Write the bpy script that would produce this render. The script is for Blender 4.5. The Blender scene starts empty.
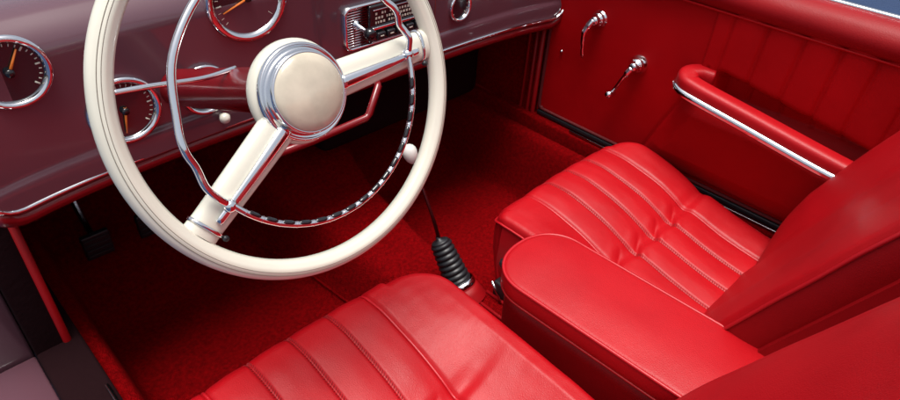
import bpy, math, random
import numpy as np
from mathutils import Vector, Matrix, noise
random.seed(7)
S = bpy.context.scene
COL = S.collection
R = math.radians

# ------------------------------------------------------------------ camera
CAM = Vector((-0.708, -0.104, 1.141))
yaw, pit, rol = R(47.12), R(36.94), R(3.92)
F = Vector((math.sin(yaw)*math.cos(pit), math.cos(yaw)*math.cos(pit), -math.sin(pit)))
Rt = Vector((math.cos(yaw), -math.sin(yaw), 0)); Up = Rt.cross(F)
R2 = Rt*math.cos(rol)+Up*math.sin(rol); U2 = -Rt*math.sin(rol)+Up*math.cos(rol)
cd = bpy.data.cameras.new('camera'); cam = bpy.data.objects.new('camera', cd); COL.objects.link(cam)
cd.sensor_width = 36; cd.lens = 613.3/900*36; cd.clip_start = 0.02; cd.clip_end = 500
cam.matrix_world = Matrix(((R2.x, U2.x, -F.x, CAM.x), (R2.y, U2.y, -F.y, CAM.y), (R2.z, U2.z, -F.z, CAM.z), (0, 0, 0, 1)))
S.camera = cam

# ------------------------------------------------------------------ light
SUN_EL, SUN_AZ = 84, 240     # azimuth clockwise from +y
w = bpy.data.worlds.new("World"); S.world = w; w.use_nodes = True
nt = w.node_tree
sky = nt.nodes.new('ShaderNodeTexSky'); sky.sky_type = 'NISHITA'; sky.sun_disc = False
sky.sun_elevation = R(SUN_EL); sky.sun_rotation = R(SUN_AZ)
sky.air_density = 1.0; sky.dust_density = 5.0; sky.ozone_density = 1.0
bg = nt.nodes['Background']; bg.inputs['Strength'].default_value = 0.11
hs = nt.nodes.new('ShaderNodeHueSaturation'); hs.inputs['Saturation'].default_value = .45
nt.links.new(sky.outputs[0], hs.inputs['Color']); nt.links.new(hs.outputs[0], bg.inputs[0])
sl = bpy.data.lights.new('sun', 'SUN'); so = bpy.data.objects.new('sun', sl); COL.objects.link(so)
sl.energy = 2.5; sl.angle = R(30); sl.color = (1, .97, .93)
az = R(SUN_AZ); el = R(SUN_EL)
sd = Vector((math.sin(az)*math.cos(el), math.cos(az)*math.cos(el), math.sin(el)))
so.rotation_euler = sd.to_track_quat('Z', 'Y').to_euler()
S.view_settings.view_transform = 'Standard'; S.view_settings.look = 'None'
S.view_settings.exposure = 0.58; S.view_settings.gamma = 1.0

# ------------------------------------------------------------------ materials
def mat(name, base, rough=.5, metal=0., spec=.5, coat=0., bump=None, var=None, sheen=0., emis=None):
    m = bpy.data.materials.new(name); m.use_nodes = True
    t = m.node_tree; b = t.nodes['Principled BSDF']
    b.inputs['Base Color'].default_value = (*base, 1); b.inputs['Roughness'].default_value = rough
    b.inputs['Metallic'].default_value = metal; b.inputs['Specular IOR Level'].default_value = spec
    b.inputs['Coat Weight'].default_value = coat; b.inputs['Coat Roughness'].default_value = .06
    b.inputs['Sheen Weight'].default_value = sheen
    tc = t.nodes.new('ShaderNodeTexCoord')
    if var:      # (scale, amount)
        n = t.nodes.new('ShaderNodeTexNoise'); n.inputs['Scale'].default_value = var[0]; n.inputs['Detail'].default_value = 5
        r = t.nodes.new('ShaderNodeValToRGB')
        a = var[1]
        r.color_ramp.elements[0].position = .3; r.color_ramp.elements[1].position = .7
        r.color_ramp.elements[0].color = (*[c*(1-a) for c in base], 1)
        r.color_ramp.elements[1].color = (*[min(1, c*(1+a)) for c in base], 1)
        t.links.new(tc.outputs['Object'], n.inputs['Vector']); t.links.new(n.outputs[0], r.inputs[0])
        t.links.new(r.outputs[0], b.inputs['Base Color'])
        rr = t.nodes.new('ShaderNodeMapRange'); rr.inputs['To Min'].default_value = rough*.88; rr.inputs['To Max'].default_value = min(1, rough*1.12)
        t.links.new(n.outputs[0], rr.inputs[0]); t.links.new(rr.outputs[0], b.inputs['Roughness'])
    if bump:     # list of (kind, scale, strength, distance)
        prev = None
        for kind, sc, st, di in bump:
            if kind == 'v':
                n = t.nodes.new('ShaderNodeTexVoronoi'); n.feature = 'DISTANCE_TO_EDGE'; out = n.outputs['Distance']
            else:
                n = t.nodes.new('ShaderNodeTexNoise'); n.inputs['Detail'].default_value = 4; out = n.outputs[0]
            n.inputs['Scale'].default_value = sc
            t.links.new(tc.outputs['Object'], n.inputs['Vector'])
            bp = t.nodes.new('ShaderNodeBump'); bp.inputs['Strength'].default_value = st; bp.inputs['Distance'].default_value = di
            t.links.new(out, bp.inputs['Height'])
            if prev: t.links.new(prev.outputs[0], bp.inputs['Normal'])
            prev = bp
        t.links.new(prev.outputs[0], b.inputs['Normal'])
    if emis:
        b.inputs['Emission Color'].default_value = (*emis[0], 1); b.inputs['Emission Strength'].default_value = emis[1]
    return m

LEA = (.375, .0016, .0055)
M_leather = mat('red leather', LEA, .44, spec=.36, var=(9, .08), bump=[('n', 8, .10, .006), ('n', 45, .16, .0020), ('v', 330, .45, .0007), ('n', 900, .35, .0006)])
M_side = mat('red vinyl', (.25, .0012, .0036), .5, spec=.26, var=(7, .10), bump=[('n', 9, .18, .006), ('n', 50, .15, .002), ('v', 330, .4, .0007)])
M_door = mat('door panel leather', (.34, .0009, .003), .5, spec=.15, var=(5, .12), bump=[('n', 7, .3, .008), ('n', 40, .2, .002), ('v', 330, .4, .0007)])
M_pipe = mat('piping', (.42, .006, .012), .36, spec=.5, bump=[('n', 400, .3, .0005)])
M_thread = mat('thread', (.24, .003, .006), .6)
M_carpet = mat('carpet', (.22, .0010, .0022), .95, spec=.03, var=(130, .32), bump=[('n', 420, 1, .008), ('n', 90, .5, .006)])
M_ivory = mat('ivory', (.66, .635, .535), .24, spec=.5, coat=.35, var=(20, .03))
M_pad = mat('hub pad ivory', (.56, .50, .39), .16, spec=.5, coat=.5, var=(26, .16), bump=[('n', 30, .15, .004)])
M_line = mat('rim groove', (.22, .19, .15), .5)
M_white = mat('white knob', (.62, .61, .57), .15, coat=.6)
M_chrome = mat('chrome', (.80, .81, .83), .06, metal=1, bump=[('n', 40, .06, .004)])
M_chromed = mat('worn chrome', (.55, .56, .60), .16, metal=1, bump=[('n', 90, .1, .002)])
M_shaft = mat('dark metal', (.16, .10, .11), .22, metal=1)
M_black = mat('black rubber', (.012, .012, .015), .42, spec=.5, bump=[('n', 300, .2, .001)])
M_blackg = mat('black glossy', (.008, .008, .01), .12, coat=.5)
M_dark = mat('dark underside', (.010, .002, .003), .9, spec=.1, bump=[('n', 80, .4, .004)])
M_plum = mat('plum paint', (.100, .043, .057), .2, spec=.5, coat=.7, var=(3, .08))
M_redp = mat('dark red paint', (.17, .002, .005), .3, coat=.4)
M_cream = mat('cream print', (.62, .58, .48), .5)
M_orange = mat('orange needle', (.85, .22, .03), .4)
M_glass = mat('dial face', (.015, .015, .02), .10, coat=.8)
M_seam = mat('seam shadow', (.10, .001, .003), .8)
M_ground = mat('blue grey paving', (.007, .026, .078), .85, var=(.8, .25), bump=[('n', 20, .5, .02)])
M_sill = mat('dark sill', (.05, .002, .004), .6, bump=[('n', 120, .4, .002)])

# ------------------------------------------------------------------ mesh helpers
def mk(name, V, Fc, m, parent=None, smooth=True, label=None):
    me = bpy.data.meshes.new(name)
    me.from_pydata([tuple(v) for v in V], [], [tuple(f) for f in Fc]); me.validate(); me.update()
    if smooth:
        me.shade_smooth()
    ms = m if isinstance(m, (list, tuple)) else [m]
    for x in ms: me.materials.append(x)
    o = bpy.data.objects.new(name, me); COL.objects.link(o)
    if parent is not None:
        o.parent = parent
        if parent.type == 'EMPTY': o.matrix_parent_inverse = Matrix.Translation(-parent.location)
    if label: o['label'] = label
    return o
def thing(name, label, cat, loc, group=None):
    o = bpy.data.objects.new(name, None); o.empty_display_size = .05; COL.objects.link(o)
    o.location = loc; o['label'] = label; o['category'] = cat
    if group: o['group'] = group
    return o
def struct(o):
    o['kind'] = 'structure'; return o
class MB:
    def __init__(s): s.V = []; s.F = []
    def add(s, V, Fc):
        n = len(s.V); s.V += [Vector(v) for v in V]; s.F += [tuple(i+n for i in f) for f in Fc]; return s
    def grid(s, P, closeu=False, closev=False):   # P[i][j]
        a = len(P); b = len(P[0]); V = [p for row in P for p in row]; Fc = []
        for i in range(a if closeu else a-1):
            for j in range(b if closev else b-1):
                i2 = (i+1) % a; j2 = (j+1) % b
                Fc.append((i*b+j, i2*b+j, i2*b+j2, i*b+j2))
        return s.add(V, Fc)
    def tube(s, pts, r, n=10, closed=False, caps=True, flat=1.0, up=None, ex=1.0):
        pw = lambda v: math.copysign(abs(v)**ex, v)
        pts = [Vector(p) for p in pts]; N = len(pts)
        rs = r if isinstance(r, (list, tuple)) else [r]*N
        rows = []; ref = Vector(up) if up else None; prevn = None
        for i, p in enumerate(pts):
            a = pts[(i-1) % N] if (closed or i > 0) else p
            b = pts[(i+1) % N] if (closed or i < N-1) else p
            t = (b-a).normalized()
            if ref is not None: nn = (ref-t*ref.dot(t)).normalized()
            elif prevn is None:
                q = Vector((0, 0, 1)) if abs(t.z) < .9 else Vector((1, 0, 0)); nn = (q-t*q.dot(t)).normalized()
            else: nn = (prevn-t*prevn.dot(t)).normalized()
            prevn = nn; bb = t.cross(nn)
            rows.append([p+(nn*pw(math.cos(2*math.pi*k/n))*flat+bb*pw(math.sin(2*math.pi*k/n)))*rs[i] for k in range(n)])
        base = len(s.V); s.grid(rows, closeu=closed, closev=True)
        if caps and not closed:
            s.F.append(tuple(base+k for k in range(n))); s.F.append(tuple(base+(N-1)*n+k for k in reversed(range(n))))
        return s
    def box(s, lo, hi, bev=0):
        x0, y0, z0 = lo; x1, y1, z1 = hi; b = min(bev, abs(x1-x0)*.45, abs(y1-y0)*.45, abs(z1-z0)*.45)
        if b <= 0:
            return s.add([(x0, y0, z0), (x1, y0, z0), (x1, y1, z0), (x0, y1, z0), (x0, y0, z1), (x1, y0, z1), (x1, y1, z1), (x0, y1, z1)],
                         [(0, 3, 2, 1), (4, 5, 6, 7), (0, 1, 5, 4), (1, 2, 6, 5), (2, 3, 7, 6), (3, 0, 4, 7)])
        import bmesh
        bm = bmesh.new(); bmesh.ops.create_cube(bm, size=1)
        for v in bm.verts: v.co = Vector(((x0+x1)/2+v.co.x*(x1-x0), (y0+y1)/2+v.co.y*(y1-y0), (z0+z1)/2+v.co.z*(z1-z0)))
        bmesh.ops.bevel(bm, geom=bm.edges[:], offset=b, segments=3, affect='EDGES', profile=.5)
        bm.verts.index_update()
        s.add([v.co.copy() for v in bm.verts], [[v.index for v in f.verts] for f in bm.faces]); bm.free(); return s
    def lathe(s, prof, origin, axis, n=48, ref=None):   # prof (r, h) along axis
        A = Vector(axis).normalized(); q = Vector(ref) if ref else (Vector((0, 0, 1)) if abs(A.z) < .9 else Vector((1, 0, 0)))
        e1 = (q-A*q.dot(A)).normalized(); e2 = A.cross(e1); o = Vector(origin)
        rows = [[o+A*h+(e1*math.cos(2*math.pi*k/n)+e2*math.sin(2*math.pi*k/n))*r for k in range(n)] for r, h in prof]
        return s.grid(rows, closev=True)
    def out(s, name, m, parent=None, smooth=True, label=None): return mk(name, s.V, s.F, m, parent, smooth, label)
def smoothpath(P, sub=8, closed=False):
    P = [Vector(p) for p in P]; out = []; n = len(P)
    for i in range(n if closed else n-1):
        p0 = P[(i-1) % n] if (closed or i > 0) else P[i]*2-P[i+1]
        p1 = P[i]; p2 = P[(i+1) % n]; p3 = P[(i+2) % n] if (closed or i+2 < n) else P[i+1]*2-P[i]
        for k in range(sub):
            t = k/sub
            out.append(.5*((2*p1)+(p2-p0)*t+(2*p0-5*p1+4*p2-p3)*t*t+(3*p1-p0-3*p2+p3)*t**3))
    if not closed: out.append(P[-1])
    return out
def curve1(xs, ys):
    xs = list(xs); ys = list(ys)
    def f(x):
        if x <= xs[0]: return ys[0]
        if x >= xs[-1]: return ys[-1]
        i = 0
        while xs[i+1] < x: i += 1
        h = xs[i+1]-xs[i]; t = (x-xs[i])/h
        m0 = (ys[i+1]-ys[i-1])/(xs[i+1]-xs[i-1]) if i > 0 else (ys[1]-ys[0])/h
        m1 = (ys[i+2]-ys[i])/(xs[i+2]-xs[i]) if i+2 < len(xs) else (ys[i+1]-ys[i])/h
        return (2*t**3-3*t*t+1)*ys[i]+(t**3-2*t*t+t)*h*m0+(-2*t**3+3*t*t)*ys[i+1]+(t**3-t*t)*h*m1
    return f
def g(x, s): return math.exp(-(x/s)**2)
def nz(x, y, z, sc): return noise.noise(Vector((x*sc, y*sc, z*sc)))

# ================================================================== THE SETTING
# ground outside the car
struct(MB().box((-60, -60, -.45), (60, 60, -.40)).out('ground', M_ground, smooth=False))

# cabin floor (carpet): floor pan, toe board, side sill walls and the tunnel in one sheet
def tun_hw(y): return .070+max(0, y-.62)*.10+max(0, y-.95)*.14
def tun_z(y): return .155+max(0, y-.75)*.12+max(0, y-1.0)*.2
def floor_z(x, y):
    base = 0.0
    if y > 1.08: base = (y-1.08)*.55
    base += .008*nz(x, y, 0, 9)+.003*nz(x, y, 3, 30)
    a = abs(x-.022)
    hw = tun_hw(y); tz = tun_z(y)
    k = 1/(1+math.exp((a-hw-.022)/.010))
    z = base+(max(tz, base)-base)*k
    s = 1/(1+math.exp(-(abs(x)-.585)/.006))
    z = z+(max(.215, z)-z)*s
    return z
rows = []
xs = np.linspace(-.70, .70, 281); ys = np.linspace(-.28, 1.42, 171)
for y in ys: rows.append([(x, y, floor_z(x, y)) for x in xs])
struct(MB().grid(rows).out('cabin_floor', M_carpet))

# ================================================================== SEATS
def stitch_row(mb, pts, surf_pt, spacing=.0052, half=.0040, slant=.0016, r=.00075):
    # slanted stitches laid across the seam, one every few millimetres
    acc = 0
    for a, b in zip(pts, pts[1:]):
        L = (b-a).length
        while acc < L:
            p = a+(b-a)*(acc/L); t = (b-a)/L
            q = []
            for k in (-1, -.5, 0, .5, 1): q.append(surf_pt(p, k*half, k*slant))
            mb.tube(q, [r*.6, r, r, r, r*.6], n=5)
            acc += spacing
        acc -= L

top_prof = curve1([-.05, .02, .10, .19, .262, .285, .31, .36, .42, .47, .52, .56], [.262, .258, .262, .277, .294, .290, .303, .323, .338, .346, .343, .334])

inner_prof = curve1([-.05, .02, .12, .27, .40, .47, .52, .56], [.29, .305, .325, .338, .344, .346, .343, .334])
def build_seat(name, label, cx, hwL, hwR, rcL, rcR, seams, pipes, inner):
    """inner = +1 when the console is on the +x side of the seat"""
    root = thing(name, label, 'car seat', (cx, .25, 0), 'two front seats')
    YB = .005
    def yfront(X):
        hw = hwR if X > 0 else hwL; rc = rcR if X > 0 else rcL
        y = .527+.018*(1-(X/hw)**2)
        d = abs(X)-(hw-rc)
        if d > 0: y -= rc-math.sqrt(max(0, rc*rc-d*d))
        return y
    bol = .5*(abs(pipes[0])+abs(pipes[1]))
    allseams = sorted(list(seams)+list(pipes))
    def surf(X, y):
        z = top_prof(y)
        hw = hwR if X > 0 else hwL; rc = rcR if X > 0 else rcL
        # puffed flutes
        if pipes[0] <= X <= pipes[1]:
            for a, b in zip(allseams, allseams[1:]):
                if a <= X <= b:
                    t = (X-a)/(b-a); z += .0034*(1-(2*t-1)**2)-.0018
        else:
            e = (abs(X-pipes[1])/(hwR-pipes[1]) if X > 0 else abs(X-pipes[0])/(hwL+pipes[0]))
            z += .0065*math.sin(min(1, e)*math.pi*.7)
            if (X > 0) == (inner > 0): z += (inner_prof(y)-top_prof(y))*min(1, e*1.3)**1.3
        for s_ in seams:
            z -= .0052*g(X-s_, .0030)
        for s_ in pipes:
            z -= .0055*g(X-s_, .0045)
        # pleats where the rear half of the flutes is tucked
        if pipes[0]-.02 < X < pipes[1]+.01:
            cr = 0
            for s_ in list(seams)+[pipes[0]]:
                tx = X-s_
                if 0 <= tx <= .055:
                    yy = .272+tx*.55; k = (1-tx/.055)
                    cr = max(cr, k**.6*g(y-yy, .0050)*.0042)
                    z += .0024*k*g(y-yy-.017, .012)+.0026*k*g(y-yy+.014, .010)
                if -.02 <= tx < 0:
                    cr = max(cr, (1+tx/.02)*g(y-.272-tx*.3, .006)*.005)
            z -= cr
        # soft wrinkles
        z += .0022*nz(X, y, cx, 7)+.0008*nz(X*2, y, cx+4, 20)
        if abs(X) > bol: z += .0004*nz(X*.7, y*2.2, 9+cx, 28)
        # rounding over the edges
        def drop(d, r):
            if d >= r: return 0
            return r*(1-math.sqrt(max(0, 1-(1-max(d, 0)/r)**2)))
        ds = hw-abs(X); df = yfront(X)-y
        er = .013 if (X > 0) == (inner > 0) else .036
        cxx = abs(X)-(hw-rc); cyy = y-(.527-rc)
        if cxx > 0 and cyy > 0:
            h_ = math.hypot(cxx, cyy); sa2 = (cyy/h_)**2
            z -= drop(max(0, min(rc-h_, ds)), er+(.032-er)*sa2)
        elif cyy > 0: z -= drop(df, .032)
        else: z -= drop(ds, er)
        return z
    nu, nv = 221, 221
    Xs = [-hwL+(hwL+hwR)*(i/(nu-1)) for i in range(nu)]
    # denser to the sides and front
    Xs = [(-hwL if i == 0 else hwR if i == nu-1 else x) for i, x in enumerate(Xs)]
    P = []
    for X in Xs:
        yf = yfront(X); row = []
        # bottom of front face first
        zt = surf(X, yf)
        edge = min(1, min(hwR-X, X+hwL)/.05)
        for k in range(14):
            f_ = k/14
            z = .165+(zt-.165)*f_
            bul = .012*math.sin(f_*math.pi)*edge-.02*(1-f_)**2
            gr = sum(.0045*g(X-s_, .004) for s_ in allseams)
            t_ = .5
            pf = 0
            for a, b in zip(allseams, allseams[1:]):
                if a <= X <= b: tt = (X-a)/(b-a); pf = .006*(1-(2*tt-1)**2)
            row.append((cx+X, yf+bul-gr*min(1, f_*2)+pf*math.sin(f_*math.pi), z))
        for j in range(nv):
            v = j/(nv-1); v = 1-(1-v)
            vv = v**1.25 if v < 1 else 1
            y = yf+(YB-yf)*vv
            row.append((cx+X, y, surf(X, y)))
        P.append(row)
    # side skirts
    def skirt(row, sx):
        out = []
        for k in range(8, 0, -1):
            f_ = k/8
            out.append([(p[0]+sx*(.007*math.sin(f_*math.pi)), p[1], p[2]+(.165-p[2])*f_) for p in row])
        return out
    P = skirt(P[0], -1)+P+list(reversed(skirt(P[-1], 1)))
    cu = MB().grid(P).out('cushion', M_leather, root)
    # welt piping and stitching as sub-parts of the cushion
    def along(X, y0=.03):
        yf = yfront(X); pts = [Vector((cx+X, yf+.010, .19)), Vector((cx+X, yf+.008, .25))]
        zt = surf(X, yf)
        pts.append(Vector((cx+X, yf+.0035, zt-.006)))
        n = 90
        for j in range(n):
            v = (j/(n-1))**1.6; y = yf+(y0-yf)*v
            pts.append(Vector((cx+X, y, surf(X, y))))
        return pts
    for s_ in pipes:
        MB().tube([p+Vector((0, 0, .0025)) for p in along(s_)], .0027, n=8).out('piping', M_pipe, cu)
    for s_ in seams:
        yf_ = yfront(s_); zt_ = surf(s_, yf_)
        def sp_(p, dx, dy):
            if p.y > yf_-.001:      # front face
                return Vector((cx+s_+dx, max(p.y, yf_)+.0015, p.z+dy))
            y_ = p.y+dy
            return Vector((cx+s_+dx, y_, surf(s_+dx, min(y_, yfront(s_+dx)))*.5+max(surf(s_+dx, y_), surf(s_, y_))*.5+.0009))
        st = MB(); stitch_row(st, along(s_), sp_)
        st.out('stitching', M_thread, cu)
    # lower edge piping of the inner front corner
    for sx, hw, rc in ((1, hwR, rcR), (-1, hwL, rcL)):
        pts = []
        for k in range(40):
            y = .03+(.527-rc-.03)*k/39
            pts.append((cx+sx*(hw+.0015), y, surf(sx*hw, y)-.004))
        for k in range(1, 13):
            a = k/12*math.pi/2
            X = sx*(hw-rc+rc*math.cos(a)); pts.append((cx+X+sx*.001, yfront(X)+.001, surf(X, yfront(X))-.004))
        MB().tube(pts, .0026, n=8).out('piping', M_pipe, cu)
    # seat base under the cushion
    MB().box((cx-hwL+.03, .03, .03), (cx+hwR-.03, .475, .17), .01).out('seat_base', M_sill, root)
    for sx in (-1, 1):
        xx = cx+sx*(.20)
        MB().box((xx-.012, .0, .006), (xx+.012, .54, .028), .003).out('seat_rail', M_chromed, root)
    # ---------------- backrest
    lean = R(24); s_dir = Vector((0, -math.sin(lean), math.cos(lean))); n_dir = Vector((0, math.cos(lean), math.sin(lean)))
    O = Vector((cx, .111 if inner > 0 else .120, .235)); H = .74
    L_, R_ = (hwL, hwR)
    def bz(X, s):
        hw = R_ if X > 0 else L_
        n_ = 0
        ds = hw-abs(X); dt = H-s
        rc = .10
        if abs(X) > hw-rc and s > H-rc: ds = max(0, rc-math.hypot(abs(X)-(hw-rc), s-(H-rc))); dt = ds
        def dr(d, r): return 0 if d >= r else r*(1-math.sqrt(max(0, 1-(1-max(d, 0)/r)**2)))
        in_side = (X > 0) == (inner > 0)
        n_ -= dr(min(ds, dt), .012 if in_side else .055)
        n_ += .006*(1-min(1, abs(abs(X)-.19)/.08)**2) if abs(X) > .11 else 0
        n_ -= .010
        if (X > 0) != (inner > 0) and abs(X) > .08:
            q = min(1, (abs(X)-.08)/.12); n_ += .034*(q*q*(3-2*q))*min(1, s/.20)-.024*max(0, 1-s/.14)**2
        n_ += .004*math.sin(min(1, s/.6)*math.pi)
        n_ += .003*nz(X, s, cx+5, 9)
        return n_
    B = []
    nb = 141
    for i in range(nb):
        X = -L_+(L_+R_)*i/(nb-1); hw = R_ if X > 0 else L_
        d = abs(X)-(hw-.10); Ht = H-(.10-math.sqrt(max(0, .01-d*d)) if d > 0 else 0)
        row = [O+Vector((X, 0, 0))+s_dir*(Ht*j/90)+n_dir*bz(X, Ht*j/90) for j in range(91)]
        # over the top to the back
        for k in range(1, 9): row.append(row[90]-n_dir*(.06*k/8)-s_dir*(.01*k/8))
        B.append(row)
    MB().grid(B).out('backrest', M_leather, root)
    # side panels and the back shell
    for sx, hw in ((1, R_), (-1, L_)):
        prof = [O+Vector((sx*hw, 0, 0))+s_dir*((H-.10)*j/20)+n_dir*(bz(sx*hw, (H-.10)*j/20)) for j in range(21)]
        rows_ = []
        for k in range(6):
            f_ = k/5
            rows_.append([p-n_dir*((.058-.006*j/20)*f_)+Vector((sx*(.004*math.sin(f_*math.pi)), 0, 0)) for j, p in enumerate(prof)])
        MB().grid(rows_).out('side_panel', M_side, root)
        MB().tube([p+Vector((sx*.001, 0, 0))+n_dir*.001 for p in prof], .0030, n=8).out('piping', M_pipe, root)
        MB().tube([p+Vector((sx*.001, 0, 0)) for p in rows_[-1]], .0022, n=8).out('piping', M_side, root)
    sh = MB()
    rows_ = []
    for j in range(25):
        s = (H+.02)*j/24
        rows_.append([O+Vector((x, 0, 0))+s_dir*s-n_dir*(.062+dn) for x, dn in ((-L_-.012, .10), (-L_-.010, .004), (-L_+.01, 0), (R_-.01, 0), (R_+.010, .004), (R_+.012, .10))])
    sh.grid(rows_)
    sh.out('back_shell', M_side, root, smooth=False)
    return root

pas = build_seat('passenger_seat', 'red leather seat in front of the passenger door, its fluted cushion fully in view', .362, .260, .258, .035, .085,
                 (-.072, .003, .078), (-.147, .153), -1)
drv = build_seat('driver_seat', 'red leather seat under the steering wheel, cut off by the lower edge of the photo', -.392, .275, .288, .06, .095,
                 (-.078, -.003, .072), (-.153, .147), +1)

# ================================================================== CENTRE ARMREST
arm = thing('centre_armrest', 'long padded red leather armrest box with a rounded nose between the two seats', 'armrest', (.01, .15, 0))
def con_outline(n=28, grow=0.0, yb=-.16, nose=.385):
    pts = []
    rx0, rx1 = -.080-grow, .098+grow
    r = (rx1-rx0)/2; cx = (rx0+rx1)/2
    xl = lambda y: rx0+(.012 if y < .3 else 0)*min(1, (.3-y)/.4)
    xr = lambda y: rx1+(.012)*min(1, max(0, (.3-y))/.4)
    yc = nose-r*.86+grow*.2
    for k in range(40):
        y = yb+(yc-yb)*k/40; pts.append((xl(y), y))
    for k in range(n+1):
        a = math.pi-math.pi*k/n
        ca, sa = math.cos(a), math.sin(a)
        pts.append((cx+r*math.copysign(abs(ca)**.9, ca), yc+r*.86*abs(sa)**.92))
    for k in range(39, -1, -1):
        y = yb+(yc-yb)*k/40; pts.append((xr(y), y))
    return pts
ol = con_outline()
cxy = [(.009, y if y < .30 else .30) for x, y in ol]
def con_rows(levels):  # (inset, z)
    rows = []
    for ins, z in levels:
        row = []
        for (x, y), (mx, my) in zip(ol, cxy):
            dx, dy = x-mx, y-my; L = math.hypot(dx, dy) or 1
            k = max(0, (L-ins)/L) if ins >= 0 else (1-.003/L)*(1+ins)
            row.append((mx+dx*k, my+dy*k, z))
        rows.append(row)
    return rows
ZT = .408
lv = [(.012, ZT-.046), (.003, ZT-.042), (.000, ZT-.030), (.000, ZT-.016), (.0, ZT-.006), (.003, ZT-.0005)]
lv += [(-t, ZT+.0085*math.sin(min(1, t*1.0)*math.pi/2)) for t in [i/14 for i in range(1, 15)]]
rws = con_rows(lv)
rws = [[(x, y, z+(.0016*nz(x, y, 1, 14) if i > 5 else 0)) for x, y, z in r] for i, r in enumerate(rws)]
lid = MB().grid(rws).out('padded_lid', M_leather, arm)
MB().tube([Vector(p) for p in con_rows([(.001, ZT-.002)])[0]], .0030, n=8).out('piping', M_pipe, lid)
MB().tube([Vector(p) for p in con_rows([(.002, ZT-.041)])[0]], .0024, n=8).out('piping', M_side, lid)
body = con_rows([(.014, .02), (.013, .15), (.012, .25), (.010, .33), (.010, ZT-.053), (.020, ZT-.050), (.03, ZT-.048)])
MB().grid(body).out('box_side', M_side, arm)
c = MB(); c.box((-.005, .376, .330), (.022, .388, .362), .003); c.box((-.001, .384, .305), (.016, .396, .335), .004)
lt = c.out('latch', M_black, arm)
MB().box((.002, .389, .338), (.014, .394, .356), .002).out('latch_button', M_chromed, lt)

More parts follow.
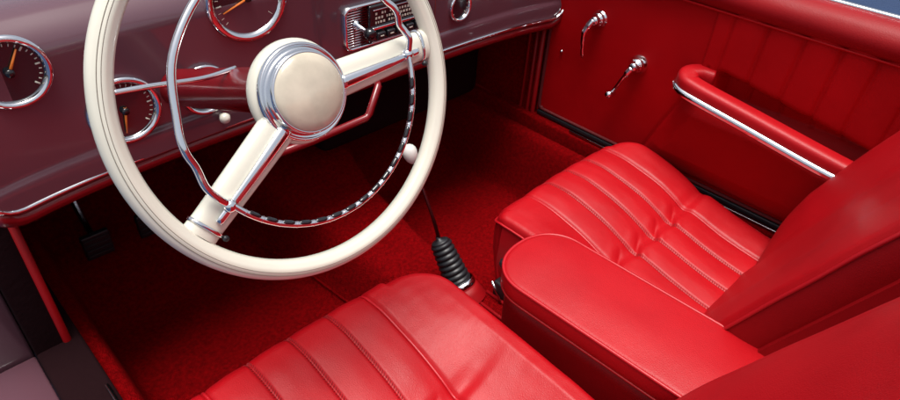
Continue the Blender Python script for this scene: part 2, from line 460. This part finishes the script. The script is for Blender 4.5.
# ================================================================== DOORS
def build_door(side, label, full):
    """side +1 = passenger door (x>0)"""
    root = thing('car_door', label, 'car door', (side*.68, .3, .26))
    X = lambda x: side*x
    def flip(P): return P
    # flat panel with pleats behind the armrest, seam and pocket
    def px(y, z):
        x = .660
        x += .0015*nz(y, z, side, 9)
        if z > .50:
            for py in (.364, .290, .214, .142, .075, .005, -.065, -.135):
                yy = py+(z-.62)*-.03
                x += .0042*g(y-yy, .0035)
                if y < .40: x -= 0.0007
            if y < .364: x -= .0035*abs(math.sin((y-.364)/.0737*math.pi))**.8*min(1, (z-.50)/.03)
        # pocket panel bulging below the armrest
        yl = .385+(.56-z)*.42 if z > .39 else .456+(.39-z)*.35
        if z < .50:
            d = yl-y
            if d > 0: x -= .030*min(1, d/.05)**.7*min(1, (.505-z)/.05)**.6*min(1, max(0, (z-.29))/.05)**.5
            x += .004*g(d, .0035)
        elif z < .575: x += .003*g(y-(.385+(.56-z)*.1), .003)
        # open slot behind the armrest bar
        zb = .570-(.37-y)*.155
        ex = 1/(1+math.exp(-(.352-y)/.004))*1/(1+math.exp(-(y-.012)/.004))
        x += .055*ex/(1+math.exp((z-zb)/.003))/(1+math.exp(-(z-zb+.075)/.003))
        return x
    rows = []
    ys_ = np.linspace(-.30, .838, 340); zs_ = np.linspace(.268, .735, 130)
    for z in zs_: rows.append([(X(px(y, z)), y, z) for y in ys_])
    MB().grid(rows).out('door_panel', M_door, root)
    # front edge lip and lower bead
    pth = smoothpath([(X(.657), .832, .72), (X(.657), .832, .50), (X(.657), .830, .30), (X(.656), .818, .284), (X(.655), .78, .280), (X(.655), .40, .280), (X(.655), -.25, .280)], 6)
    MB().tube(pth, .0045, n=8).out('panel_welt', M_seam, root)
    lo, hi = sorted((X(.650), X(.662))); MB().box((lo, -.28, .262), (hi, .83, .274), .002).out('door_seal', M_black, root)
    # padded roll along the top
    rows = []
    for y in np.linspace(-.30, .84, 60):
        row = []
        for k in range(23):
            a = math.pi*1.45-k/22*math.pi*1.18
            row.append((X(.688+.046*math.cos(a)), y, .726+.038*math.sin(a)+.0012*nz(y, a, 2, 12)-.006*(.2-y)*.5))
        rows.append(row)
    MB().grid(rows).out('top_roll', M_side, root)
    for y0 in (0,):
        MB().tube([(X(.650), -.3, .697), (X(.652), .84, .700)], .003, n=8).out('piping', M_door, root)
    MB().box((min(X(.706), X(.720)), -.30, .738), (max(X(.706), X(.720)), .84, .768), .004).out('chrome_strip', M_chrome, root)
    # outer skin
    sk = []
    for y in np.linspace(-.30, .86, 12):
        sk.append([(X(x), y, z) for x, z in ((.7205, .755), (.735, .752), (.765, .72), (.785, .60), (.79, .40), (.77, .10), (.74, -.02))])
    MB().grid(sk).out('outer_skin', M_plum, root)
    # armrest
    base = [(.664, .368, .548), (.652, .394, .550), (.630, .410, .548), (.608, .402, .543), (.600, .374, .537), (.601, .25, .519), (.604, .04, .489), (.618, .006, .485), (.64, -.010, .484), (.662, -.015, .484)]
    pth = smoothpath([(X(a), b, c_) for a, b, c_ in base], 8)
    ar = MB().tube(pth, .0235, n=32, flat=.86, up=(0, 0, 1), ex=.62).out('armrest', M_leather, root)
    base2 = [(a-.0225 if i > 3 else a-.010, b+(.014 if i in (1, 2, 3) else 0), c_-.0150) for i, (a, b, c_) in enumerate(base)]
    base2[0] = (.655, .398, .532); base2[1] = (.642, .424, .533); base2[2] = (.614, .430, .532); base2[3] = (.590, .414, .527)
    pth = smoothpath([(X(a), b, c_) for a, b, c_ in base2[:7]]+[(X(.60), .0, .477)], 8)
    MB().tube(pth, .0078, n=12, flat=1.2, up=(0, 0, 1)).out('chrome_trim', M_chrome, ar)
    # inside door handle
    if full:
        hb = MB().lathe([(0, .030), (.008, .030), (.011, .026), (.0125, .020), (.012, .016), (.0165, .013), (.0185, .008), (.0185, .002), (.022, .001), (.022, -.003)], (X(.660), .690, .590), (-side, 0, 0), 32)
        hb.tube(smoothpath([(X(.634), .692, .592), (X(.628), .697, .580), (X(.622), .704, .560), (X(.622), .703, .535), (X(.626), .700, .500), (X(.630), .699, .488)], 6), [.0105]*8+[.0090]*6+[.0075]*6+[.006]*6+[.004]*4+[.002], n=14, flat=.8)
        hb.out('door_handle', M_chrome, root)
        wc = MB().lathe([(0, .036), (.008, .036), (.011, .032), (.012, .023), (.016, .020), (.019, .015), (.019, .009), (.024, .006), (.024, -.003)], (X(.660), .553, .516), (-side, 0, 0), 32)
        wc.tube(smoothpath([(X(.630), .555, .513), (X(.624), .568, .486), (X(.628), .586, .446), (X(.630), .592, .432)], 6), [.0085]*5+[.0052]*10+[.0055]*4, n=12)
        wco = wc.out('window_crank', M_chrome, root)
        MB().lathe([(0, .028), (.007, .027), (.0105, .020), (.008, .012), (.0095, .008), (.0095, 0), (0, -.003)], (X(.634), .593, .430), (-side, 0, 0), 24).out('crank_knob', M_chrome, wco)
        MB().lathe([(0, .004), (.003, .0035), (.0045, 0)], (X(.658), .785, .470), (-side, 0, 0), 16).out('screw', M_chromed, root)
        MB().lathe([(0, .005), (.003, .004), (.0045, 0)], (X(.652), .418, .485), (-side, 0, 0), 16).out('screw', M_chromed, root)
    return root
pd = build_door(1, 'red door with pleated upper panel, window crank and chrome-edged armrest beyond the passenger seat', True)

# door sills / jambs
for sx, lab in ((1, 'dark sill with a thin metal strip below the passenger door'), (-1, 'black rubber covered sill under the open door opening beside the driver seat')):
    t = thing('door_sill', lab, 'door sill', (sx*.65, .3, .22))
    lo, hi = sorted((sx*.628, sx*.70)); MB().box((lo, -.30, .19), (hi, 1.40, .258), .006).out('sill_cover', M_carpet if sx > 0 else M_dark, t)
    lo, hi = sorted((sx*.634, sx*.640)); MB().box((lo, -.30, .263), (hi, .70, .267), .001).out('sill_strip', M_chromed, t)
    k = thing('kick_panel', ('dark red carpeted panel ahead of the passenger door' if sx > 0 else 'black carpeted panel at the front of the driver footwell'), 'trim panel', (sx*.65, 1.0, .2))
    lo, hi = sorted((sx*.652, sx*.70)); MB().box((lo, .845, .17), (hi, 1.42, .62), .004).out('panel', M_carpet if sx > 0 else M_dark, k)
    for yy, rr in ((.848, .007), (.868, .0055)):
        MB().tube([(sx*.650, yy, .60), (sx*.650, yy-.002, .24), (sx*.652, yy-.002, .22)], rr, n=10).out('edge_bead', M_side, k)
    pth = smoothpath([(sx*.651, .90, .54), (sx*.651, .893, .52), (sx*.651, .893, .27), (sx*.651, .90, .255), (sx*.651, .93, .25), (sx*.651, 1.25, .27)], 6)
    MB().tube(pth, .0045, n=8).out('recess_bead', M_side, k)

# ================================================================== FIREWALL / DASH
fw = MB().box((-.70, 1.40, -.05), (.70, 1.44, .80), 0); fw.out('firewall', M_dark, smooth=False)['kind'] = 'structure'
dash = thing('dashboard', 'plum painted metal dashboard with chrome lower trim running across behind the steering wheel', 'dashboard', (0, .85, .55))
def dz_low(x):
    a = max(0, abs(x)-.625)/.045
    return .556+(1-math.sqrt(max(0, 1-min(1, a)**2)))*.04
def dash_y(x, z):
    y = .855
    y += .004*nz(x, z, 3, 4)
    if z < .600: y += -.006*(1-math.exp(-(.600-z)/.004))
    if z > .76: y += .04*((z-.76)/.05)**2
    e = max(0, abs(x)-.66)
    y += e*e*18-.050*(abs(x)/.69)**5
    y += -.006/(1+math.exp((x+.075)/.004)) if -.2 < x < .1 else (-.006 if x <= -.2 else 0)
    return y
rows = []
for x in np.linspace(-.668, .668, 281):
    zl = dz_low(x)
    zz = [zl+(.81-zl)*j/70 for j in range(71)]
    row = [(x, dash_y(x, z), z) for z in zz]
    for k in range(1, 10): row.append((x, row[70][1]+.05*k, .81+.012*math.sin(k/9*math.pi/2)))
    row.append((x, 1.43, .80))
    rows.append(row)
MB().grid(rows).out('fascia', M_plum, dash)
# red padded lower edge under the chrome
low = [(x, .856-.050*(abs(x)/.69)**5, dz_low(x)-.016) for x in np.linspace(-.668, .668, 121)]
MB().tube(low, .0125, n=14).out('lower_roll', M_redp, dash)
ct = [(x, .846-.050*(abs(x)/.69)**5, dz_low(x)+.001) for x in np.linspace(-.668, .668, 141)]
MB().tube(ct, .0042, n=10).out('chrome_trim', M_chrome, dash)
# underside
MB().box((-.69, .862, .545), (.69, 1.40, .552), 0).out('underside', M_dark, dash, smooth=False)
MB().box((.02, 1.02, .27), (.60, 1.37, .54), .03).out('shade_box', M_dark, dash)  # invented black box, added to keep the footwell under the dash dark
MB().box((-.66, 1.10, .36), (-.12, 1.37, .54), .03).out('shade_box', M_dark, dash)  # matching box added on the driver side for the same darkness
# cowl / bonnet ahead
c = MB(); c.box((-.74, 1.41, .74), (.74, 3.0, .80), .02)
c.box((-.79, .874, .10), (-.7005, 3.0, .78), .006); c.box((.705, .86, .20), (.79, 3.0, .78), .03)
o = c.out('car_bonnet', M_plum); o['label'] = 'plum painted bonnet and wings ahead of the dashboard, outside the frame'; o['category'] = 'car bonnet'

YD = .855
def gauge(cx, cz, r, parent, m_face=M_glass, needle=None, ticks=24, name='gauge', y=None):
    y = y if y is not None else dash_y(cx, cz)
    ax = (0, -1, 0)
    b = MB().lathe([(r*1.10, -.002), (r*1.14, .004), (r*1.10, .009), (r*1.0, .010), (r*.93, .006), (r*.90, .001)], (cx, y, cz), ax, 56).out(name, M_chrome, parent)
    MB().lathe([(r*.93, .0015), (.0001, .0015)], (cx, y, cz), ax, 56).out('dial_face', m_face, b, smooth=False)
    tk = MB()
    for k in range(ticks):
        a = R(-40+260*k/(ticks-1)); r0 = r*(.72 if k % 4 == 0 else .78); r1 = r*.86
        d = Vector((math.cos(a), 0, math.sin(a)))
        tk.tube([Vector((cx, y-.0022, cz))+d*r0, Vector((cx, y-.0022, cz))+d*r1], .0008 if k % 4 else .0013, n=5)
    tk.out('tick_marks', M_cream, b)
    if needle is not None:
        a = R(needle); d = Vector((math.cos(a), 0, math.sin(a)))
        MB().tube([Vector((cx, y-.005, cz))-d*r*.12, Vector((cx, y-.005, cz))+d*r*.75], [.0024, .0012], n=6).out('needle', M_orange, b)
        MB().lathe([(0, .010), (.005, .010), (.0062, .006), (.0062, .001)], (cx, y, cz), ax, 20).out('needle_hub', M_blackg, b)
    return b
gauge(-.452, .648, .050, dash, needle=-100)
gauge(-.318, .640, .040, dash, needle=120)
gauge(-.215, .775, .066, dash, needle=200)
gauge(-.58, .755, .045, dash, needle=60)
# glove box clock
gauge(.308, .650, .030, dash, ticks=12, name='clock', needle=None)
# glove box lid line
gl = MB().tube([(.235, .8535, .601), (.66, .8535, .601)], .0016, n=6).out('glovebox_gap', M_seam, dash)
MB().tube([(.235, .8535, .601), (.232, .8535, .61), (.232, .8535, .79)], .0014, n=6).out('glovebox_gap', M_seam, dash)

# radio
def rrect(x0, x1, z0, z1, r, n=8):
    P = []
    for cx_, cz_, a0 in ((x1-r, z1-r, 0), (x0+r, z1-r, 90), (x0+r, z0+r, 180), (x1-r, z0+r, 270)):
        for k in range(n+1):
            a = R(a0+90*k/n); P.append((cx_+r*math.cos(a), cz_+r*math.sin(a)))
    return P
rx0, rx1, rz0, rz1 = -.022, .190, .626, .716
radio = MB(); pr = rrect(rx0, rx1, rz0, rz1, .016)
pi_ = rrect(rx0+.006, rx1-.006, rz0+.006, rz1-.006, .011)
radio.grid([[(x, .857, z) for x, z in pr], [(x, .844, z) for x, z in pr], [(x, .841, z) for x, z in [(a*.5+b*.5, c_*.5+d*.5) for (a, c_), (b, d) in zip(pr, pi_)]], [(x, .843, z) for x, z in pi_], [(x, .8495, z) for x, z in pi_]], closev=True)
ro = radio.out('car_radio', M_chrome, dash)
MB().add([(x, .8490, z) for x, z in pi_], [tuple(range(len(pi_)))]).out('radio_face', M_redp, ro, smooth=False)
rb = MB()
for k in range(15):
    z = .635+k*.0052
    rb.tube([(-.014, .847, z), (.034, .847, z)], .0014, n=6)
rb.out('ribbed_grille', M_chrome, ro)
MB().box((.036, .838, .634), (.184, .8485, .710), .004).out('dial_block', M_blackg, ro)
MB().box((.040, .833, .6610), (.182, .839, .6665), .0012).out('silver_bar', M_chrome, ro)
MB().box((.044, .8355, .699), (.180, .839, .7015), .0008).out('silver_bar', M_chromed, ro)
MB().box((.040, .8362, .634), (.182, .8385, .636), .0006).out('silver_bar', M_chromed, ro)
for k in range(5):
    MB().box((.050+k*.026, .829, .640), (.071+k*.026, .840, .655), .003).out('push_button', M_black, ro)
    MB().box((.056+k*.026, .8282, .6465), (.065+k*.026, .8292, .6485), .0002).out('button_mark', M_cream, ro)
dm = MB()
random.seed(3)
for row, z in enumerate((.672, .681, .690)):
    x = .050
    while x < .175:
        wd = random.choice((.0025, .004, .0045))
        if random.random() < .8: dm.box((x, .8370, z), (x+wd, .8378, z+.0042))
        x += wd+.0035
dm.out('dial_numerals', M_cream, ro, smooth=False)
for kx in (.006, ):
    kb = MB().lathe([(.009, 0), (.009, .004), (.0045, .006), (.004, .040)], (kx, .845, .679), (0, -1, -.12), 24).out('knob_shaft', M_chrome, ro)
    MB().lathe([(.0045, .036), (.0105, .038), (.0115, .044), (.0105, .052), (.006, .0545), (0, .055)], (kx, .845, .679), (0, -1, -.12), 28).out('knob', M_blackg, kb)
# small dash knobs
for kx, kz in ((-.30, .585), (-.10, .60)):
    MB().lathe([(.004, 0), (.004, .014), (.009, .016), (.010, .022), (.006, .028), (0, .029)], (kx, .848, kz), (0, -1, 0), 24).out('dash_knob', M_ivory, dash)

# ================================================================== STEERING WHEEL
WC = Vector((-.361, .466, .801)); ta = R(20.77)
WX = Vector((1, 0, 0)); WU = Vector((0, math.sin(ta), math.cos(ta))); WA = Vector((0, -math.cos(ta), math.sin(ta)))
WR = .2117
def W(x, y, o=0): return WC+WX*x+WU*y+WA*o
def Wp(r, deg, o=0): return W(r*math.cos(R(deg)), r*math.sin(R(deg)), o)
wheel = thing('steering_wheel', 'large ivory two-spoke steering wheel with a thin chrome horn ring and round hub pad', 'steering wheel', WC)
rows = []
for i in range(240):
    th = 360*i/240; row = []
    for k in range(36):
        a = 2*math.pi*k/36
        rr = .0128
        dd_ = .0006*(g(((math.degrees(a)-62+180) % 360)-180, 9)+g(((math.degrees(a)-118+180) % 360)-180, 9))
        row.append(Wp(WR+(rr-dd_)*.98*math.cos(a), th, (rr-dd_)*math.sin(a)))
    rows.append(row)
rim = MB().grid(rows, closeu=True, closev=True).out('rim', M_ivory, wheel)
for aa in (66, 84):
    ln = [Wp(WR+.01255*math.cos(R(aa)), th, .01275*math.sin(R(aa))) for th in np.arange(0, 360, 1.5)]
    MB().tube(ln, .00036, n=5, closed=True).out('rim_groove', M_line, rim)
AX = -72.0   # the way the wheel's lower side points
def spoke(mirror):
    # built pointing at angle 3 deg, mirrored about the bisector for the other one
    def T(x, y, o):
        a = math.atan2(y, x); r = math.hypot(x, y)
        if mirror: a = 2*R(AX)-a
        return W(r*math.cos(a), r*math.sin(a), o)
    rows = []
    n = 40
    for i in range(n):
        t = i/(n-1); x = .030+(.200-.030)*t
        cy = -.0015+.0095*t
        hw = .0235-.0045*t+.005*max(0, t-.9)*10*.25
        th = .0130-.001*t
        o = -.004+.006*t*(1-t)-.001
        row = []
        for k in range(28):
            a = 2*math.pi*k/28
            ca, sa = math.cos(a), math.sin(a)
            row.append(T(x, cy+hw*math.copysign(abs(ca)**.8, ca), o+th*math.copysign(abs(sa)**.8, sa)))
        rows.append(row)
    sp = MB().grid(rows, closev=True).out('spoke', M_ivory, wheel)
    # chrome blade on the spoke
    pts = [T(.050+(.178-.050)*t, -.0035+.0070*t, .0105+.0018*math.sin(t*math.pi)) for t in [i/24 for i in range(25)]]
    rad = [.0085-.0042*(i/24) for i in range(25)]
    MB().tube(pts, rad, n=12, flat=.5, up=tuple(WA)).out('chrome_blade', M_chrome, sp)
    pts = [T(.052+(.13-.052)*t, -.0035+.0070*t*.62, .0144+.0015*math.sin(t*math.pi)) for t in [i/12 for i in range(13)]]
    MB().tube(pts, .0007, n=6).out('blade_line', M_redp, sp)
    # chrome collar near the rim
    rows = []
    for x, gr in ((.186, 0), (.1865, .0012), (.190, .0014), (.1905, 0)):
        t = (x-.03)/.17; cy = -.0015+.0095*t; hw = .0235-.0045*t+.0012+gr; th = .0135+gr-.001*t
        rows.append([T(x, cy+hw*math.copysign(abs(math.cos(a))**.8, math.cos(a)), -.004+th*math.copysign(abs(math.sin(a))**.8, math.sin(a))) for a in [2*math.pi*k/28 for k in range(28)]])
    MB().grid(rows, closev=True).out('collar', M_chrome, sp)
    # pivot where the horn ring meets the spoke
    q = T(.156, .004, .008); 
    MB().lathe([(.008, 0), (.0085, .004), (.0065, .009), (.003, .011), (0, .0115)], q, WA, 20).out('ring_pivot', M_chrome, sp)
    MB().lathe([(.0035, 0), (.0035, .004), (0, .0045)], T(.188, -.016, .002), WA, 14).out('screw', M_black, sp)
spoke(False); spoke(True)
# hub: bell, chrome dish, pad
hb = MB().lathe([(.035, -.062), (.040, -.050), (.050, -.030), (.0590, -.020), (.0618, -.014), (.0620, -.008), (.0602, -.003), (.0560, -.001)], WC, WA, 64).out('hub', M_ivory, wheel)
MB().lathe([(.0560, -.004), (.0572, .001), (.0570, .0075), (.0552, .0095), (.0535, .0088), (.0505, .0065), (.0485, .0085), (.0480, .0140), (.0476, .0190), (.0464, .0205), (.0448, .0200)], WC, WA, 80).out('hub_ring', M_chrome, hb)
MB().lathe([(.0450, .016), (.0446, .0205), (.042, .0236), (.033, .0268), (.022, .0290), (.011, .0301), (.0001, .0304)], WC, WA, 80).out('hub_pad', M_pad, hb)
# horn ring: lower arc between the spokes is scalloped, the upper arc is a plain wavy strap
hr = MB()
O_ = .015
arc = [Wp(.1545, th, O_) for th in np.arange(2, -147, -1.0)]
hr.tube(arc, .0040, n=12)
hro = hr.out('horn_ring', M_chrome, wheel)
for th in np.arange(-12, -136, -8.2):
    pts = [Wp(.1526, th+d, O_+.0012) for d in np.linspace(-3.4, 3.4, 9)]
    MB().tube(pts, [.0010, .0028, .0033, .0034, .0034, .0034, .0033, .0028, .0010], n=10).out('finger_grip', M_blackg, hro)
    MB().tube([Wp(.1545, th-4.9, O_-.001), Wp(.1545, th-4.1, O_+.0002), Wp(.1545, th-3.3, O_-.001)], [.0028, .0046, .0028], n=10).out('ring_bead', M_chrome, hro)
up = [(2, .1565, .013), (5, .158, .0165), (9, .160, .020), (13, .1575, .019), (17, .1545, .019), (21, .1565, .022), (25, .1565, .023), (30, .153, .022), (40, .153, .020), (60, .154, .020), (90, .155, .020), (120, .154, .020), (150, .154, .020), (175, .153, .020), (185, .1565, .022), (193, .1545, .019), (201, .159, .019), (208, .158, .0165), (213, .156, .013)]
MB().tube(smoothpath([Wp(r, th, o) for th, r, o in up], 8), .0045, n=14).out('horn_ring_bow', M_chrome, hro)

# steering column
colm = thing('steering_column', 'dark red column tube carrying the steering wheel out of the dashboard', 'steering column', (-.361, .86, .65))
MB().lathe([(.036, -.055), (.034, -.075), (.030, -.09), (.030, -.50), (.034, -.51), (.034, -.9)], WC, WA, 40).out('column_tube', M_redp, colm)
MB().tube(smoothpath([W(0, .03, -.16), W(-.05, .03, -.15), W(-.12, .04, -.135), W(-.165, .045, -.13)], 6), .0035, n=8).out('indicator_stalk', M_chrome, colm)
br = smoothpath([(.012, .835, .578), (.002, .775, .585), (-.035, .752, .540), (-.055, .748, .528), (-.16, .745, .527), (-.30, .742, .527)], 1)
MB().tube([(.016, .845, .572), (-.006, .765, .585), (-.012, .755, .588), (-.040, .751, .536), (-.050, .750, .530), (-.18, .748, .528), (-.33, .745, .535)], .0075, n=12, flat=1.0).out('column_bracket', M_redp, colm)

# ================================================================== GEAR LEVER
gl = thing('gear_lever', 'gear lever with white egg-shaped knob, thin chrome shaft and black ribbed rubber boot', 'gear lever', (.035, .53, .16))
B0 = Vector((.024, .535, .190)); B1 = Vector((.015, .588, .274)); KN = Vector((.005, .677, .458))
ax = (B1-B0).normalized(); L = (B1-B0).length
prof = [(.034, -.002)]
nr = 8
for k in range(nr):
    h0 = L*k/nr; rr = .0305-.0070*k/nr
    prof += [(rr-.0045, h0), (rr-.001, h0+L/nr*.18), (rr, h0+L/nr*.42), (rr-.0015, h0+L/nr*.7), (rr-.0045, h0+L/nr*.95)]
prof += [(.0205, L), (.018, L+.003), (.0055, L+.006), (.005, L+.014)]
MB().lathe(prof, B0, ax, 40).out('boot', M_black, gl)
MB().lathe([(.032, -.016), (.0360, -.014), (.0370, -.007), (.0345, .001), (.029, .002)], B0, ax, 44).out('boot_ring', M_chrome, gl)
MB().lathe([(.046, -.05), (.042, -.03), (.0375, -.016), (.031, -.014)], B0, ax, 40).out('boot_base', M_side, gl)
MB().tube(smoothpath([B1+ax*.004, B1+(KN-B1)*.3+Vector((.0, -.004, .0)), B1+(KN-B1)*.7+Vector((0, -.003, 0)), KN], 6), [.0042]*6+[.0038]*6+[.0034]*7, n=12).out('lever_shaft', M_shaft, gl)
kd = (KN-B1).normalized()
MB().lathe([(.004, -.020), (.007, -.018), (.0115, -.012), (.0150, -.003), (.0160, .005), (.0150, .012), (.011, .018), (.005, .0215), (.0001, .0222)], KN, kd, 32).out('knob', M_white, gl)

# seat adjusting lever and rails near the tunnel
sa = thing('seat_adjuster', 'small black metal catch on the floor between the gear lever and the passenger seat', 'seat adjuster', (.085, .45, .17))
m_ = MB(); m_.box((.072, .425, .165), (.094, .475, .205), .004); m_.tube([(.083, .45, .20), (.080, .452, .235), (.074, .456, .262)], .005, n=10)
m_.lathe([(0, .012), (.008, .009), (.010, 0), (.007, -.008), (0, -.010)], (.074, .456, .266), (0, 0, 1), 20)
m_.out('catch', M_black, sa)
MB().tube([(.060, .44, .175), (.060, .47, .215)], .003, n=8).out('spring', M_chromed, sa)

# pedals
for px_, lab, cat in ((-.50, 'black rubber clutch pedal, the outer one of the two under the steering wheel', 'pedal'), (-.38, 'black rubber brake pedal, the inner one of the two under the steering wheel', 'pedal')):
    pdl = thing('pedal', lab, cat, (px_, 1.22, .17), 'pedals in the driver footwell')
    pb = MB().box((px_-.030, 1.16, .15), (px_+.030, 1.175, .215), .004).out('pedal_pad', M_black, pdl)
    for k in range(4): MB().box((px_-.026, 1.157, .158+k*.014), (px_+.026, 1.162, .164+k*.014), .001).out('rubber_rib', M_black, pb)
    MB().tube(smoothpath([(px_, 1.172, .18), (px_, 1.24, .24), (px_, 1.36, .45), (px_, 1.39, .55)], 6), .008, n=10).out('pedal_lever', M_chromed, pdl)

# tunnel carpet edges: bound ribs
t = thing('tunnel_mat', 'ribbed dark red mat strip on the tunnel between the two seats', 'floor mat', (.01, .43, .16))
mm = MB()
mm.box((-.075, .30, .150), (.095, .49, .166), .004)
mo = mm.out('mat', M_carpet, t)
for x in (-.055, -.020, .030, .066):
    MB().tube([(x, .31, .168), (x, .485, .168)], .004, n=8).out('rib', M_side, mo)
# sewn edges of the carpet along both sides of the tunnel
def fl(x, y): return floor_z(x, y)
for sgn, lab in ((-1, 'sewn carpet edge along the driver side of the tunnel'), (1, 'sewn carpet edge along the passenger side of the tunnel')):
    pts = []
    for y in np.linspace(.55, 1.35, 60):
        x = .022+sgn*(tun_hw(y)+.040); pts.append((x, y, fl(x, y)+.002))
    o = MB().tube(pts, .0032, n=8).out('carpet_binding', M_carpet); o['label'] = lab; o['category'] = 'carpet edge'

# outer sill of the body below the open door
o = MB().box((-.79, -.90, -.05), (-.7005, .872, .235), .005).out('body_sill', M_plum); o['label'] = 'plum painted body sill outside the driver side door opening'; o['category'] = 'body sill'
# rear shelf behind the seats
rs = MB(); rs.box((-.70, -.95, .0), (.70, -.29, .42), .02); rs.box((-.72, -1.0, .42), (.72, -.62, .78), .03)
o = rs.out('rear_shelf', M_side); o['label'] = 'red upholstered shelf behind the seats'; o['category'] = 'rear shelf'
